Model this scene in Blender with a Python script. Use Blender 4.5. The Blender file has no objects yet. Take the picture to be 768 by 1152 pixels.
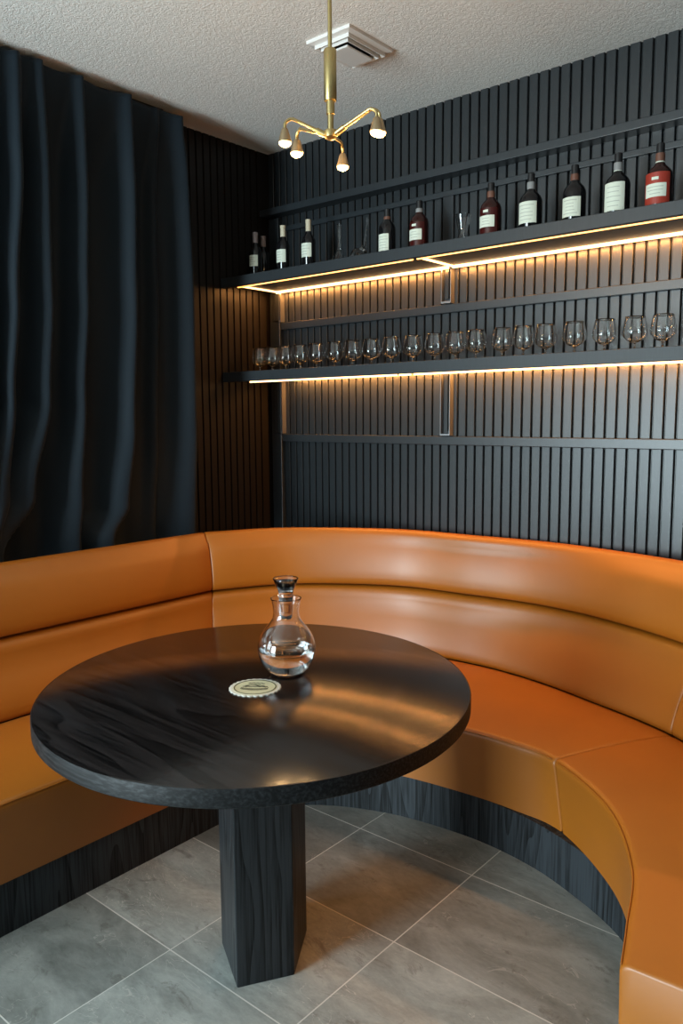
import bpy, bmesh, math, random
from mathutils import Vector, Matrix
random.seed(7)
C = bpy.context.scene.collection
PI = math.pi
sc = bpy.context.scene

# ------------------------------------------------------------------ camera
H = 1.5
rows = [[0.76505579, -0.07240508, 0.63988057],
        [0.64392578, 0.0968426, -0.75893419],
        [-0.00701701, 0.99266259, 0.12071349]]
cd = bpy.data.cameras.new('camera')
cam = bpy.data.objects.new('camera', cd)
C.objects.link(cam)
cam.matrix_world = Matrix.Translation((0, 0, H)) @ Matrix(rows).to_quaternion().to_matrix().to_4x4()
cd.sensor_fit = 'VERTICAL'
cd.sensor_height = 36.0
cd.lens = 893.89 * 36.0 / 1152.0
cd.clip_start = 0.02
sc.camera = cam

# ------------------------------------------------------------------ view
sc.view_settings.view_transform = 'Standard'
sc.view_settings.look = 'None'
sc.view_settings.gamma = 1.0
sc.view_settings.exposure = 0.0
sc.view_settings.use_curve_mapping = False
sc.cycles.max_bounces = 12
sc.cycles.transmission_bounces = 12
sc.cycles.glossy_bounces = 6
sc.cycles.diffuse_bounces = 5
sc.cycles.use_denoising = True
sc.cycles.caustics_refractive = False
sc.cycles.caustics_reflective = False

# ------------------------------------------------------------------ materials
def mat(name, color, rough=0.5, metal=0.0, spec=0.5, trans=0.0, ior=1.45, emit=None, estr=0.0, coat=0.0, sheen=0.0):
    m = bpy.data.materials.new(name)
    m.use_nodes = True
    b = m.node_tree.nodes['Principled BSDF']
    b.inputs['Base Color'].default_value = (*color, 1)
    b.inputs['Roughness'].default_value = rough
    b.inputs['Metallic'].default_value = metal
    b.inputs['Specular IOR Level'].default_value = spec
    b.inputs['Transmission Weight'].default_value = trans
    b.inputs['IOR'].default_value = ior
    b.inputs['Coat Weight'].default_value = coat
    b.inputs['Sheen Weight'].default_value = sheen
    if emit:
        b.inputs['Emission Color'].default_value = (*emit, 1)
        b.inputs['Emission Strength'].default_value = estr
    return m

class NT:
    def __init__(self, m):
        self.t = m.node_tree
        self.b = self.t.nodes['Principled BSDF']
    def n(self, typ, **kw):
        x = self.t.nodes.new(typ)
        for k, v in kw.items():
            if k.startswith('i_'):
                key = k[2:].replace('_', ' ')
                x.inputs[int(key) if key.isdigit() else key].default_value = v
            else:
                setattr(x, k, v)
        return x
    def l(self, a, b):
        self.t.links.new(a, b)
    def ramp(self, fac, stops):
        r = self.n('ShaderNodeValToRGB')
        e = r.color_ramp.elements
        while len(e) < len(stops):
            e.new(0.5)
        for k, (p, c) in enumerate(stops):
            e[k].position = p
            e[k].color = (*c, 1)
        self.l(fac, r.inputs['Fac'])
        return r.outputs['Color']
    def bump(self, h, strength, dist):
        bp = self.n('ShaderNodeBump')
        bp.inputs['Strength'].default_value = strength
        bp.inputs['Distance'].default_value = dist
        self.l(h, bp.inputs['Height'])
        self.l(bp.outputs['Normal'], self.b.inputs['Normal'])
        return bp
    def coords(self, scale=(1, 1, 1), rot=(0, 0, 0)):
        tc = self.n('ShaderNodeTexCoord')
        mp = self.n('ShaderNodeMapping')
        mp.inputs['Scale'].default_value = scale
        mp.inputs['Rotation'].default_value = rot
        self.l(tc.outputs['Object'], mp.inputs['Vector'])
        return mp.outputs['Vector']
    def noise(self, vec, scale, detail=4, rough=0.5, dist=0.0):
        x = self.n('ShaderNodeTexNoise')
        x.inputs['Scale'].default_value = scale
        x.inputs['Detail'].default_value = detail
        x.inputs['Roughness'].default_value = rough
        x.inputs['Distortion'].default_value = dist
        self.l(vec, x.inputs['Vector'])
        return x.outputs['Fac']
    def math(self, op, a, b=None):
        x = self.n('ShaderNodeMath', operation=op)
        for i, v in enumerate((a, b)):
            if v is None:
                continue
            if isinstance(v, (int, float)):
                x.inputs[i].default_value = v
            else:
                self.l(v, x.inputs[i])
        return x.outputs[0]
    def mix(self, fac, a, b, mode='MIX'):
        x = self.n('ShaderNodeMix', data_type='RGBA', blend_type=mode)
        for i, v in ((0, fac), (6, a), (7, b)):
            if isinstance(v, (int, float)):
                x.inputs[i].default_value = v
            elif isinstance(v, tuple):
                x.inputs[i].default_value = (*v, 1)
            else:
                self.l(v, x.inputs[i])
        return x.outputs[2]

M = {}
# blue-black satin paint on the boards, with a faint brushed grain
def paint(name, col, rough, bump=0.08, spec=0.75):
    m = mat(name, col, rough, spec=spec)
    t = NT(m)
    v = t.coords((40, 40, 3))
    g = t.noise(v, 6, 5, 0.6)
    t.l(t.ramp(g, [(0.3, tuple(c * 0.85 for c in col)), (0.7, tuple(c * 1.2 for c in col))]), t.b.inputs['Base Color'])
    t.bump(g, bump, 0.002)
    return m
M['paint'] = paint('blue_black_paint', (0.0085, 0.0113, 0.0137), 0.40)
M['paint_rail'] = paint('blue_black_rail_paint', (0.0135, 0.0178, 0.0215), 0.38, 0.12)
t = NT(M['paint_rail'])
M['paint_left'] = paint('dark_brown_black_paint', (0.0085, 0.0068, 0.0058), 0.45, 0.08, 0.4)
M['paint_shelf'] = paint('blue_black_shelf_paint', (0.016, 0.020, 0.0235), 0.5, 0.08, 0.5)
M['plaster'] = mat('dark_back_room_paint', (0.035, 0.038, 0.040), 0.6)
# ceiling
m = M['ceiling'] = mat('textured_ceiling', (0.84, 0.82, 0.78), 0.75, spec=0.3)
t = NT(m)
v = t.coords()
n1 = t.noise(v, 62, 3, 0.5, 1.4)
r = t.ramp(n1, [(0.42, (0, 0, 0)), (0.56, (1, 1, 1))])
n2 = t.noise(v, 140, 2)
hgt = t.math('ADD', r, t.math('MULTIPLY', n2, 0.35))
t.bump(hgt, 0.42, 0.0026)
# floor
m = M['floor'] = mat('stone_tile_floor', (0.2, 0.2, 0.19), 0.42, spec=0.4)
t = NT(m)
tc = t.n('ShaderNodeTexCoord')
sx = t.n('ShaderNodeSeparateXYZ')
t.l(tc.outputs['Object'], sx.inputs[0])
xs = t.math('ADD', sx.outputs[0], 1.2545)
fx = t.math('ADD', 20.0, t.math('ADD', t.math('DIVIDE', t.math('MINIMUM', xs, 0.0), 0.468), t.math('DIVIDE', t.math('MAXIMUM', xs, 0.0), 0.64)))
fy = t.math('DIVIDE', t.math('ADD', sx.outputs[1], -1.2765 + 0.4305 * 20), 0.4305)
ix, iy = t.math('FLOOR', fx), t.math('FLOOR', fy)
px, py = t.math('SUBTRACT', fx, ix), t.math('SUBTRACT', fy, iy)
dx = t.math('MULTIPLY', t.math('MINIMUM', px, t.math('SUBTRACT', 1, px)), 0.468)
dy = t.math('MULTIPLY', t.math('MINIMUM', py, t.math('SUBTRACT', 1, py)), 0.4305)
gx = t.math('LESS_THAN', dx, 0.0016)
gy = t.math('LESS_THAN', dy, 0.0019)
gr = t.math('MAXIMUM', gx, gy)
cb = t.n('ShaderNodeCombineXYZ')
t.l(ix, cb.inputs[0]); t.l(iy, cb.inputs[1])
wn = t.n('ShaderNodeTexWhiteNoise')
t.l(cb.outputs[0], wn.inputs[0])
off = t.n('ShaderNodeVectorMath', operation='SCALE')
t.l(wn.outputs['Color'], off.inputs[0]); off.inputs['Scale'].default_value = 9.0
ad = t.n('ShaderNodeVectorMath', operation='ADD')
t.l(tc.outputs['Object'], ad.inputs[0]); t.l(off.outputs[0], ad.inputs[1])
mpn = t.n('ShaderNodeMapping')
mpn.inputs['Scale'].default_value = (1.0, 1.9, 1.0)
mpn.inputs['Rotation'].default_value = (0, 0, 0.5)
t.l(ad.outputs[0], mpn.inputs['Vector'])
pv = mpn.outputs['Vector']
cl = t.noise(pv, 3.2, 8, 0.62, 0.8)
stone = t.ramp(cl, [(0.30, (0.10, 0.112, 0.105)), (0.5, (0.215, 0.232, 0.218)), (0.70, (0.36, 0.375, 0.355))])
fine = t.noise(pv, 45, 5, 0.7)
stone = t.mix(0.35, stone, t.ramp(fine, [(0.3, (0.14, 0.145, 0.135)), (0.7, (0.30, 0.30, 0.28))]))
cr = t.noise(pv, 4.5, 3, 0.55, 2.2)
vein = t.math('LESS_THAN', t.math('ABSOLUTE', t.math('SUBTRACT', cr, 0.5)), 0.005)
vm = t.math('MULTIPLY', vein, t.math('GREATER_THAN', t.noise(pv, 2.3, 2), 0.52))
stone = t.mix(t.math('MULTIPLY', vm, 0.5), stone, (0.42, 0.40, 0.37))
rust = t.noise(pv, 6.5, 9, 0.75, 1.4)
rm = t.ramp(rust, [(0.56, (0, 0, 0)), (0.66, (1, 1, 1))])
stone = t.mix(t.math('MULTIPLY', rm, 0.55), stone, (0.085, 0.08, 0.07))
shade = t.math('ADD', 0.72, t.math('MULTIPLY', wn.outputs['Value'], 0.85))
sh = t.n('ShaderNodeVectorMath', operation='SCALE')
t.l(stone, sh.inputs[0]); t.l(shade, sh.inputs['Scale'])
col = t.mix(gr, sh.outputs[0], (0.62, 0.61, 0.57))
t.l(col, t.b.inputs['Base Color'])
hh = t.math('SUBTRACT', t.math('MULTIPLY', rust, 0.5), t.math('MULTIPLY', gr, 1.0))
t.bump(hh, 0.25, 0.003)
# leather
def leather(name, col):
    m = mat(name, col, 0.44, spec=0.85)
    t = NT(m)
    v = t.coords()
    n = t.noise(v, 420, 3, 0.6)
    big = t.noise(v, 3, 3)
    t.l(t.ramp(big, [(0.3, tuple(c * 0.93 for c in col)), (0.7, tuple(c * 1.06 for c in col))]), t.b.inputs['Base Color'])
    t.bump(n, 0.06, 0.001)
    return m
M['leather'] = leather('cognac_leather', (0.355, 0.110, 0.006))
# black stained wood
def wood(name, col, rough, axis, rings=True, spec=0.5):
    m = mat(name, col, rough, spec=spec)
    t = NT(m)
    v2 = t.coords(tuple(2.4 if k == axis else 75.0 for k in range(3)))
    f = t.noise(v2, 2.2, 2, 0.55, 0.2)
    h = t.math('MULTIPLY', f, 0.8)
    if rings:
        vv_ = t.coords(tuple(0.55 if k == axis else 5.0 for k in range(3)))
        g = t.noise(vv_, 0.9, 2, 0.4, 0.4)
        bands = t.math('FRACT', t.math('MULTIPLY', g, 16.0))
        big = t.noise(vv_, 0.5, 2)
        h = t.math('ADD', h, t.math('MULTIPLY', t.math('MULTIPLY', bands, big), 0.55))
    t.l(t.ramp(h, [(0.34, tuple(c * 0.3 for c in col)), (0.66, tuple(c * 2.6 for c in col))]), t.b.inputs['Base Color'])
    rr = t.n('ShaderNodeMapRange')
    rr.inputs['To Min'].default_value = rough * 1.35
    rr.inputs['To Max'].default_value = rough * 0.75
    t.l(h, rr.inputs['Value'])
    t.l(rr.outputs[0], t.b.inputs['Roughness'])
    t.bump(h, 0.09 if rings else 0.025, 0.0010)
    return m
M['table_top'] = wood('black_stained_oak_top', (0.0058, 0.0048, 0.0047), 0.17, 0, True, 0.72)
M['table_rim'] = wood('black_stained_oak_edge', (0.009, 0.0098, 0.0105), 0.5, 0, False, 0.25)
M['table_leg'] = wood('black_stained_oak_leg', (0.0085, 0.0095, 0.0105), 0.42, 2, True, 0.35)
M['plinth'] = wood('charcoal_oak_plinth', (0.013, 0.0155, 0.018), 0.55, 2, True, 0.35)
M['curtain'] = mat('navy_black_cloth', (0.0052, 0.0118, 0.0185), 0.7, spec=0.25, sheen=0.05)
t = NT(M['curtain'])
t.bump(t.noise(t.coords((1, 1, 1)), 900, 2), 0.08, 0.0006)
M['brass'] = mat('satin_brass', (0.47, 0.36, 0.16), 0.38, metal=1.0)
M['brass_dark'] = mat('dull_brass', (0.40, 0.30, 0.18), 0.45, metal=1.0)
M['bulb'] = mat('glowing_frosted_bulb', (1, 0.9, 0.7), 0.4, emit=(1.0, 0.56, 0.17), estr=5.0)
M['led'] = mat('warm_led_strip', (1, 0.8, 0.5), 0.4, emit=(1.0, 0.52, 0.20), estr=5.0)
M['led_front'] = mat('amber_led_strip', (1, 0.7, 0.4), 0.4, emit=(1.0, 0.42, 0.09), estr=3.0)
M['bracket'] = mat('brushed_grey_steel', (0.30, 0.31, 0.32), 0.38, metal=0.8)
M['vent_white'] = mat('white_vent_plastic', (0.72, 0.70, 0.67), 0.45)
M['vent_dark'] = mat('black_vent_throat', (0.01, 0.01, 0.01), 0.8)
def glassm(name, col=(1, 1, 1), ior=1.5, rough=0.0):
    return mat(name, col, rough, trans=1.0, ior=ior)
M['glass'] = glassm('clear_glass', (0.97, 0.98, 0.98), 1.48)
M['water'] = glassm('water', (0.98, 0.99, 1.0), 1.33)
M['stopper_dark'] = mat('dark_stopper_core', (0.012, 0.014, 0.018), 0.15)
M['bottle_black'] = mat('near_black_bottle_glass', (0.006, 0.006, 0.007), 0.08, spec=0.6)
M['bottle_red'] = mat('dark_red_bottle_glass', (0.022, 0.004, 0.003), 0.08, spec=0.6)
M['label'] = mat('cream_paper_label', (0.62, 0.66, 0.56), 0.7)
M['label_red'] = mat('red_paper_label', (0.30, 0.03, 0.016), 0.5)
M['label_maroon'] = mat('maroon_paper_label', (0.045, 0.005, 0.004), 0.3)
M['ink'] = mat('grey_print', (0.36, 0.38, 0.33), 0.7)
M['foil_cream'] = mat('cream_neck_foil', (0.52, 0.46, 0.34), 0.5)
M['foil_pink'] = mat('greyish_pink_neck_foil', (0.24, 0.20, 0.20), 0.5)
M['foil_brown'] = mat('brown_neck_band', (0.13, 0.055, 0.035), 0.5)
M['foil_grey'] = mat('grey_neck_band', (0.22, 0.22, 0.22), 0.5)
M['cap_black'] = mat('black_cap', (0.008, 0.008, 0.009), 0.45)
M['coaster'] = mat('pale_cream_card', (0.66, 0.62, 0.40), 0.8)
M['coaster_edge'] = mat('white_scalloped_border', (0.74, 0.71, 0.62), 0.8)
M['coaster_ink'] = mat('olive_print', (0.06, 0.055, 0.03), 0.8)
M['frame_dark'] = mat('dark_window_frame', (0.03, 0.03, 0.03), 0.5)

# ------------------------------------------------------------------ mesh helpers
def link(name, verts, faces, material, parent=None, smooth=False, mats=None, fmat=None):
    me = bpy.data.meshes.new(name)
    me.from_pydata([tuple(v) for v in verts], [], faces)
    for mm in (mats or [material]):
        me.materials.append(mm)
    if fmat:
        me.polygons.foreach_set('material_index', fmat)
    if smooth:
        me.polygons.foreach_set('use_smooth', [True] * len(me.polygons))
    bm = bmesh.new(); bm.from_mesh(me)
    bmesh.ops.recalc_face_normals(bm, faces=bm.faces)
    bm.to_mesh(me); bm.free()
    me.update()
    o = bpy.data.objects.new(name, me)
    C.objects.link(o)
    if parent:
        o.parent = parent
    return o

def empty(name, loc, label, cat, group=None):
    o = bpy.data.objects.new(name, None)
    C.objects.link(o)
    o.location = loc
    tag(o, label, cat, group)
    return o

def tag(o, label, cat, group=None):
    o['label'] = label; o['category'] = cat
    if group:
        o['group'] = group

def struct(o):
    o['kind'] = 'structure'
    return o

class MB:
    def __init__(self):
        self.v = []; self.f = []; self.m = []
    def add(self, v, f, mi=0):
        n = len(self.v)
        self.v += [tuple(p) for p in v]
        self.f += [tuple(i + n for i in q) for q in f]
        self.m += [mi] * len(f)
    def box(self, x0, x1, y0, y1, z0, z1, mi=0):
        self.add([(x0, y0, z0), (x1, y0, z0), (x1, y1, z0), (x0, y1, z0), (x0, y0, z1), (x1, y0, z1), (x1, y1, z1), (x0, y1, z1)],
                 [(0, 3, 2, 1), (4, 5, 6, 7), (0, 1, 5, 4), (1, 2, 6, 5), (2, 3, 7, 6), (3, 0, 4, 7)], mi)
    def lathe(self, prof, seg=32, c=(0, 0, 0), mi=0, closed=False):
        """prof: list of (r, z). closed=True joins the last ring with the first (a wall with thickness)"""
        v = []; f = []; idx = []
        for (r, z) in prof:
            if r < 1e-6:
                idx.append([len(v)]); v.append((c[0], c[1], c[2] + z))
            else:
                idx.append(list(range(len(v), len(v) + seg)))
                for k in range(seg):
                    a = 2 * PI * k / seg
                    v.append((c[0] + r * math.cos(a), c[1] + r * math.sin(a), c[2] + z))
        n = len(prof)
        for i in range(n if closed else n - 1):
            A, B = idx[i], idx[(i + 1) % n]
            if len(A) == 1 and len(B) == 1:
                continue
            for k in range(seg):
                k2 = (k + 1) % seg
                if len(A) == 1:
                    f.append((A[0], B[k], B[k2]))
                elif len(B) == 1:
                    f.append((A[k], B[0], A[k2]))
                else:
                    f.append((A[k], B[k], B[k2], A[k2]))
        if not closed:
            if len(idx[0]) > 1: f.append(tuple(idx[0][::-1]))
            if len(idx[-1]) > 1: f.append(tuple(idx[-1]))
        self.add(v, f, mi)
    def tube(self, pts, r, seg=12, mi=0):
        pts = [Vector(p) for p in pts]
        n = len(pts)
        rs = r if isinstance(r, (list, tuple)) else [r] * n
        v = []; f = []
        up = None
        for i, p in enumerate(pts):
            d = (pts[min(i + 1, n - 1)] - pts[max(i - 1, 0)]).normalized()
            if up is None:
                up = Vector((0, 0, 1)) if abs(d.z) < 0.9 else Vector((1, 0, 0))
            a = d.cross(up).normalized()
            up = a.cross(d).normalized()
            for k in range(seg):
                th = 2 * PI * k / seg
                v.append(p + (a * math.cos(th) + up * math.sin(th)) * rs[i])
        for i in range(n - 1):
            for k in range(seg):
                k2 = (k + 1) % seg
                f.append((i * seg + k, i * seg + k2, (i + 1) * seg + k2, (i + 1) * seg + k))
        f.append(tuple(range(seg))[::-1]); f.append(tuple((n - 1) * seg + k for k in range(seg)))
        self.add(v, f, mi)
    def build(self, name, material, parent=None, smooth=False, mats=None):
        return link(name, self.v, self.f, material, parent, smooth, mats, self.m if mats else None)

def bevel(o, w, seg=2, angle=0.6):
    b = o.modifiers.new('bevel', 'BEVEL')
    b.width = w; b.segments = seg; b.limit_method = 'ANGLE'; b.angle_limit = angle
    return o
def autosmooth(o, ang=40):
    me = o.data
    me.polygons.foreach_set('use_smooth', [True] * len(me.polygons))
    me.set_sharp_from_angle(angle=math.radians(ang))
    return o
def catmull(P, n):
    """n samples per span through the control points P"""
    out = []
    P = [Vector(p) for p in P]
    for i in range(len(P) - 1):
        p0 = P[i - 1] if i > 0 else P[0] * 2 - P[1]
        p1, p2 = P[i], P[i + 1]
        p3 = P[i + 2] if i + 2 < len(P) else P[-1] * 2 - P[-2]
        for k in range(n):
            u = k / n
            out.append(0.5 * ((2 * p1) + (p2 - p0) * u + (2 * p0 - 5 * p1 + 4 * p2 - p3) * u * u + (3 * p1 - p0 - 3 * p2 + p3) * u ** 3))
    out.append(P[-1])
    return out

# ------------------------------------------------------------------ room
XL, YB, ZC = -3.2, 3.2, 2.9
XR, YF = 1.7, -3.2
b = MB(); b.box(XL - 0.1, XR + 0.1, YF - 0.1, YB + 0.1, -0.1, 0.0)
struct(b.build('floor', M['floor']))
b = MB(); b.box(XL - 0.1, XR + 0.1, YF - 0.1, YB + 0.1, ZC, ZC + 0.1)
struct(b.build('ceiling', M['ceiling']))

def boards_x(mb, x0, x1, yb, depth, z0, z1, pitch, phase, gap):
    """vertical boards on a wall facing -y; the gap centres sit at phase + k*pitch"""
    k = math.ceil((x0 - phase) / pitch) - 1
    while True:
        a = phase + k * pitch + gap / 2
        e = phase + (k + 1) * pitch - gap / 2
        k += 1
        if a > x1:
            break
        a, e = max(a, x0), min(e, x1)
        if e - a < 0.004:
            continue
        bv = 0.0022
        y1, y0 = yb, yb - depth
        mb.add([(a, y1, z0), (a, y0 + bv, z0), (a + bv, y0, z0), (e - bv, y0, z0), (e, y0 + bv, z0), (e, y1, z0),
                (a, y1, z1), (a, y0 + bv, z1), (a + bv, y0, z1), (e - bv, y0, z1), (e, y0 + bv, z1), (e, y1, z1)],
               [(0, 1, 7, 6), (1, 2, 8, 7), (2, 3, 9, 8), (3, 4, 10, 9), (4, 5, 11, 10), (6, 7, 8, 9, 10, 11), (5, 4, 3, 2, 1, 0)])
b = MB()
b.box(XL - 0.1, XR + 0.1, YB, YB + 0.1, 0, ZC)
boards_x(b, XL + 0.001, XR, YB, 0.014, 0.0, ZC - 0.001, 0.04672, -1.2308, 0.0085)
struct(b.build('wall_back', M['paint']))
b = MB()
LY0, LY1, LZ0_, LZ1_ = -2.5, -0.5, 0.85, 2.2
b.box(XL - 0.1, XL, YF - 0.1, LY0, 0, ZC); b.box(XL - 0.1, XL, LY1, YB + 0.1, 0, ZC)
b.box(XL - 0.1, XL, LY0, LY1, 0, LZ0_); b.box(XL - 0.1, XL, LY0, LY1, LZ1_, ZC)
y = 3.0995
while y > 0.0:
    a, e = y - 0.0458 + 0.0035, y - 0.0035 + 0.0
    b.add([(XL, a, 0), (XL + 0.009, a + 0.002, 0), (XL + 0.009, e - 0.002, 0), (XL, e, 0),
           (XL, a, ZC), (XL + 0.009, a + 0.002, ZC), (XL + 0.009, e - 0.002, ZC), (XL, e, ZC)],
          [(0, 1, 5, 4), (1, 2, 6, 5), (2, 3, 7, 6), (4, 5, 6, 7), (3, 2, 1, 0)])
    y -= 0.0458
b.box(XL, XL + 0.009, 3.106, YB, 0, ZC)
struct(b.build('wall_left', M['paint_left']))
b = MB(); b.box(XR, XR + 0.1, YF - 0.1, YB + 0.1, 0, ZC)
struct(b.build('wall_right', M['plaster']))
# wall behind the viewer with a wide window
WX0, WX1, WZ0, WZ1 = -3.1, -1.6, 0.08, 2.35
b = MB()
b.box(XL - 0.1, WX0, YF - 0.1, YF, 0, ZC); b.box(WX1, XR + 0.1, YF - 0.1, YF, 0, ZC)
b.box(WX0, WX1, YF - 0.1, YF, 0, WZ0); b.box(WX0, WX1, YF - 0.1, YF, WZ1, ZC)
struct(b.build('wall_front', M['plaster']))
b = MB()
for (x0, x1, z0, z1) in ((WX0, WX0 + 0.05, WZ0, WZ1), (WX1 - 0.05, WX1, WZ0, WZ1), (WX0 + 0.05, WX1 - 0.05, WZ0, WZ0 + 0.05), (WX0 + 0.05, WX1 - 0.05, WZ1 - 0.05, WZ1), (-2.38, -2.32, WZ0 + 0.05, WZ1 - 0.05)):
    b.box(x0, x1, YF - 0.07, YF - 0.02, z0, z1)
struct(b.build('window_1', M['frame_dark']))

b = MB()
for (y0, y1, z0, z1) in ((LY0, LY0 + 0.05, LZ0_, LZ1_), (LY1 - 0.05, LY1, LZ0_, LZ1_), (LY0 + 0.05, LY1 - 0.05, LZ0_, LZ0_ + 0.05), (LY0 + 0.05, LY1 - 0.05, LZ1_ - 0.05, LZ1_), (-1.53, -1.47, LZ0_ + 0.05, LZ1_ - 0.05)):
    b.box(XL - 0.07, XL - 0.02, y0, y1, z0, z1)
struct(b.build('window_2', M['frame_dark']))

# rails and posts on the back wall
def rail(name, x0, x1, z0, z1, depth):
    b = MB(); b.box(x0, x1, YB - 0.014 - depth, YB - 0.012, z0, z1)
    return struct(bevel(b.build(name, M['paint_rail']), 0.003, 2))
rail('trim_1', -3.185, XR, 2.559, 2.594, 0.075)
rail('trim_2', -3.09, XR, 2.479, 2.505, 0.016)
rail('trim_3', -3.09, XR, 1.963, 2.002, 0.022)
rail('trim_4', -3.09, XR, 1.359, 1.400, 0.022)
b = MB(); b.box(-3.162, -3.09, YB - 0.045, YB - 0.012, 0.0, 2.55)
struct(bevel(b.build('trim_5', M['paint_rail']), 0.003, 2))
b = MB(); b.box(-2.058, -2.003, YB - 0.03, YB - 0.012, 2.2, 2.479)
struct(bevel(b.build('trim_6', M['paint_rail']), 0.002, 2))

# ------------------------------------------------------------------ shelves with light strips
SY = 2.83
SX1 = 1.0
def shelf(name, z0, z1, label, lip, loops, brackets):
    t = empty(name, (XL, SY, z0), label, 'shelf', 'lit wall shelves')
    L = Vector(t.location)
    def mk(mb, nm, m, par=t, **k):
        mb.v = [tuple(Vector(p) - L) for p in mb.v]
        return mb.build(nm, m, par, **k)
    b = MB()
    b.box(XL + 0.010, SX1, SY + 0.028, YB - 0.0135, z0 + lip, z1)         # slab
    b.box(XL + 0.010, SX1, SY, SY + 0.028, z0, z1)                # front lip
    o = mk(b, 'board', M['paint_shelf']); bevel(o, 0.002, 2)
    for bar, mm in loops:
        b = MB(); b.box(*bar)
        mk(b, 'led_strip', M[mm])
    for (bx0, bx1, bz0) in brackets:
        b = MB()
        ya, yb = YB - 0.045, YB - 0.0135
        b.box(bx0, bx0 + 0.0035, ya, yb, bz0, z0 + 0.010, 0)
        b.box(bx1 - 0.0035, bx1, ya, yb, bz0, z0 + 0.010, 0)
        b.box(bx0, bx1, ya, yb, bz0 - 0.008, bz0, 0)
        b.box(bx0 + 0.0035, bx1 - 0.0035, yb - 0.008, yb, bz0, z0 + 0.010, 1)
        b.box(bx0 + 0.018, bx1 - 0.018, yb - 0.022, yb - 0.008, bz0 + 0.012, z0 + 0.010, 1)
        mk(b, 'bracket', M['bracket'], mats=[M['bracket'], M['paint']])
    return t
UZ0, UZ1 = 2.156, 2.205
LZ0, LZ1 = 1.677, 1.727
zl = UZ0 + 0.012
def strips_upper(z0, xs):
    zt = z0 + 0.012
    out = []
    for (a, e) in xs:
        out.append(((a, e, SY + 0.036, SY + 0.044, zt - 0.014, zt), 'led_front'))
        out.append(((a, e, YB - 0.052, YB - 0.044, zt - 0.012, zt), 'led'))
        out.append(((a, a + 0.006, SY + 0.044, YB - 0.052, zt - 0.008, zt), 'led'))
    return out
def strips_lower(z0, xs):
    out = []
    for (a, e) in xs:
        out.append(((a, e, SY + 0.0285, SY + 0.0365, z0 - 0.007, z0 + 0.034), 'led'))
        out.append(((a, e, YB - 0.052, YB - 0.044, z0 + 0.024, z0 + 0.034), 'led'))
    return out
shelf('wall_shelf', UZ0, UZ1, 'dark upper wall shelf holding the bottles, lit underneath by warm strips', 0.012,
      strips_upper(UZ0, [(-3.105, -2.012), (-1.990, SX1 - 0.02)]), [(-3.133, -3.081, 2.014), (-2.055, -2.002, 2.014)])
shelf('wall_shelf', LZ0, LZ1, 'dark lower wall shelf carrying the row of stemmed glasses', 0.034,
      strips_lower(LZ0, [(-3.02, -2.09), (-2.075, -2.015), (-1.998, SX1 - 0.02)]), [(-3.133, -3.081, 1.411), (-2.055, -2.002, 1.411)])

# ------------------------------------------------------------------ banquette
# plan control points: E seat front edge, P bottom of seat face, Q plinth on the floor, J seat meets back, G seam between back rolls, T top outer edge
stations = [
    # E               Q (floor)          P (face bottom)   J                G                T
    ((-2.135, 1.82), (-2.146, 1.83), (-2.140, 1.83), (-2.745, 2.330), (-2.800, 2.385), (-2.905, 2.425)),
    ((-2.055, 2.05), (-2.070, 2.04), (-2.062, 2.06), (-2.550, 2.690), (-2.600, 2.735), (-2.700, 2.775)),
    ((-1.930, 2.18), (-1.945, 2.182), (-1.935, 2.19), (-2.170, 2.935), (-2.200, 2.990), (-2.250, 3.060)),
    ((-1.690, 2.282), (-1.700, 2.295), (-1.690, 2.292), (-1.800, 2.995), (-1.820, 3.045), (-1.840, 3.118)),
    ((-1.418, 2.315), (-1.420, 2.336), (-1.420, 2.330), (-1.500, 2.970), (-1.505, 3.062), (-1.515, 3.145)),
    ((-1.212, 2.318), (-1.200, 2.322), (-1.212, 2.332), (-1.190, 2.878), (-1.185, 2.998), (-1.180, 3.105)),
    ((-1.045, 2.283), (-1.000, 2.263), (-1.020, 2.298), (-0.820, 2.732), (-0.795, 2.820), (-0.765, 2.980)),
    ((-0.800, 2.098), (-0.755, 2.128), (-0.775, 2.095), (-0.500, 2.480), (-0.455, 2.555), (-0.370, 2.680)),
    ((-0.641, 1.848), (-0.560, 1.890), (-0.640, 1.880), (-0.220, 2.130), (-0.165, 2.180), (-0.060, 2.260)),
    ((-0.565, 1.610), (-0.480, 1.640), (-0.560, 1.640), (-0.060, 1.780), (0.000, 1.800), (0.110, 1.840)),
    ((-0.527, 1.478), (-0.450, 1.485), (-0.524, 1.478), (0.000, 1.478), (0.060, 1.478), (0.170, 1.478)),
]
NS = 14
cols = [catmull([Vector((*s[k], 0)) for s in stations], NS) for k in range(6)]
curve_secs = list(zip(*cols))                # each: E, Q, P, J, G, T
Y0 = 0.15
straight = []
NL = 30
e0 = [Vector((*s, 0)) for s in stations[0]]
for i in range(NL + 1):
    u = i / NL
    straight.append(tuple(Vector((p.x, Y0 + (p.y - Y0) * u, 0)) for p in e0))

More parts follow.
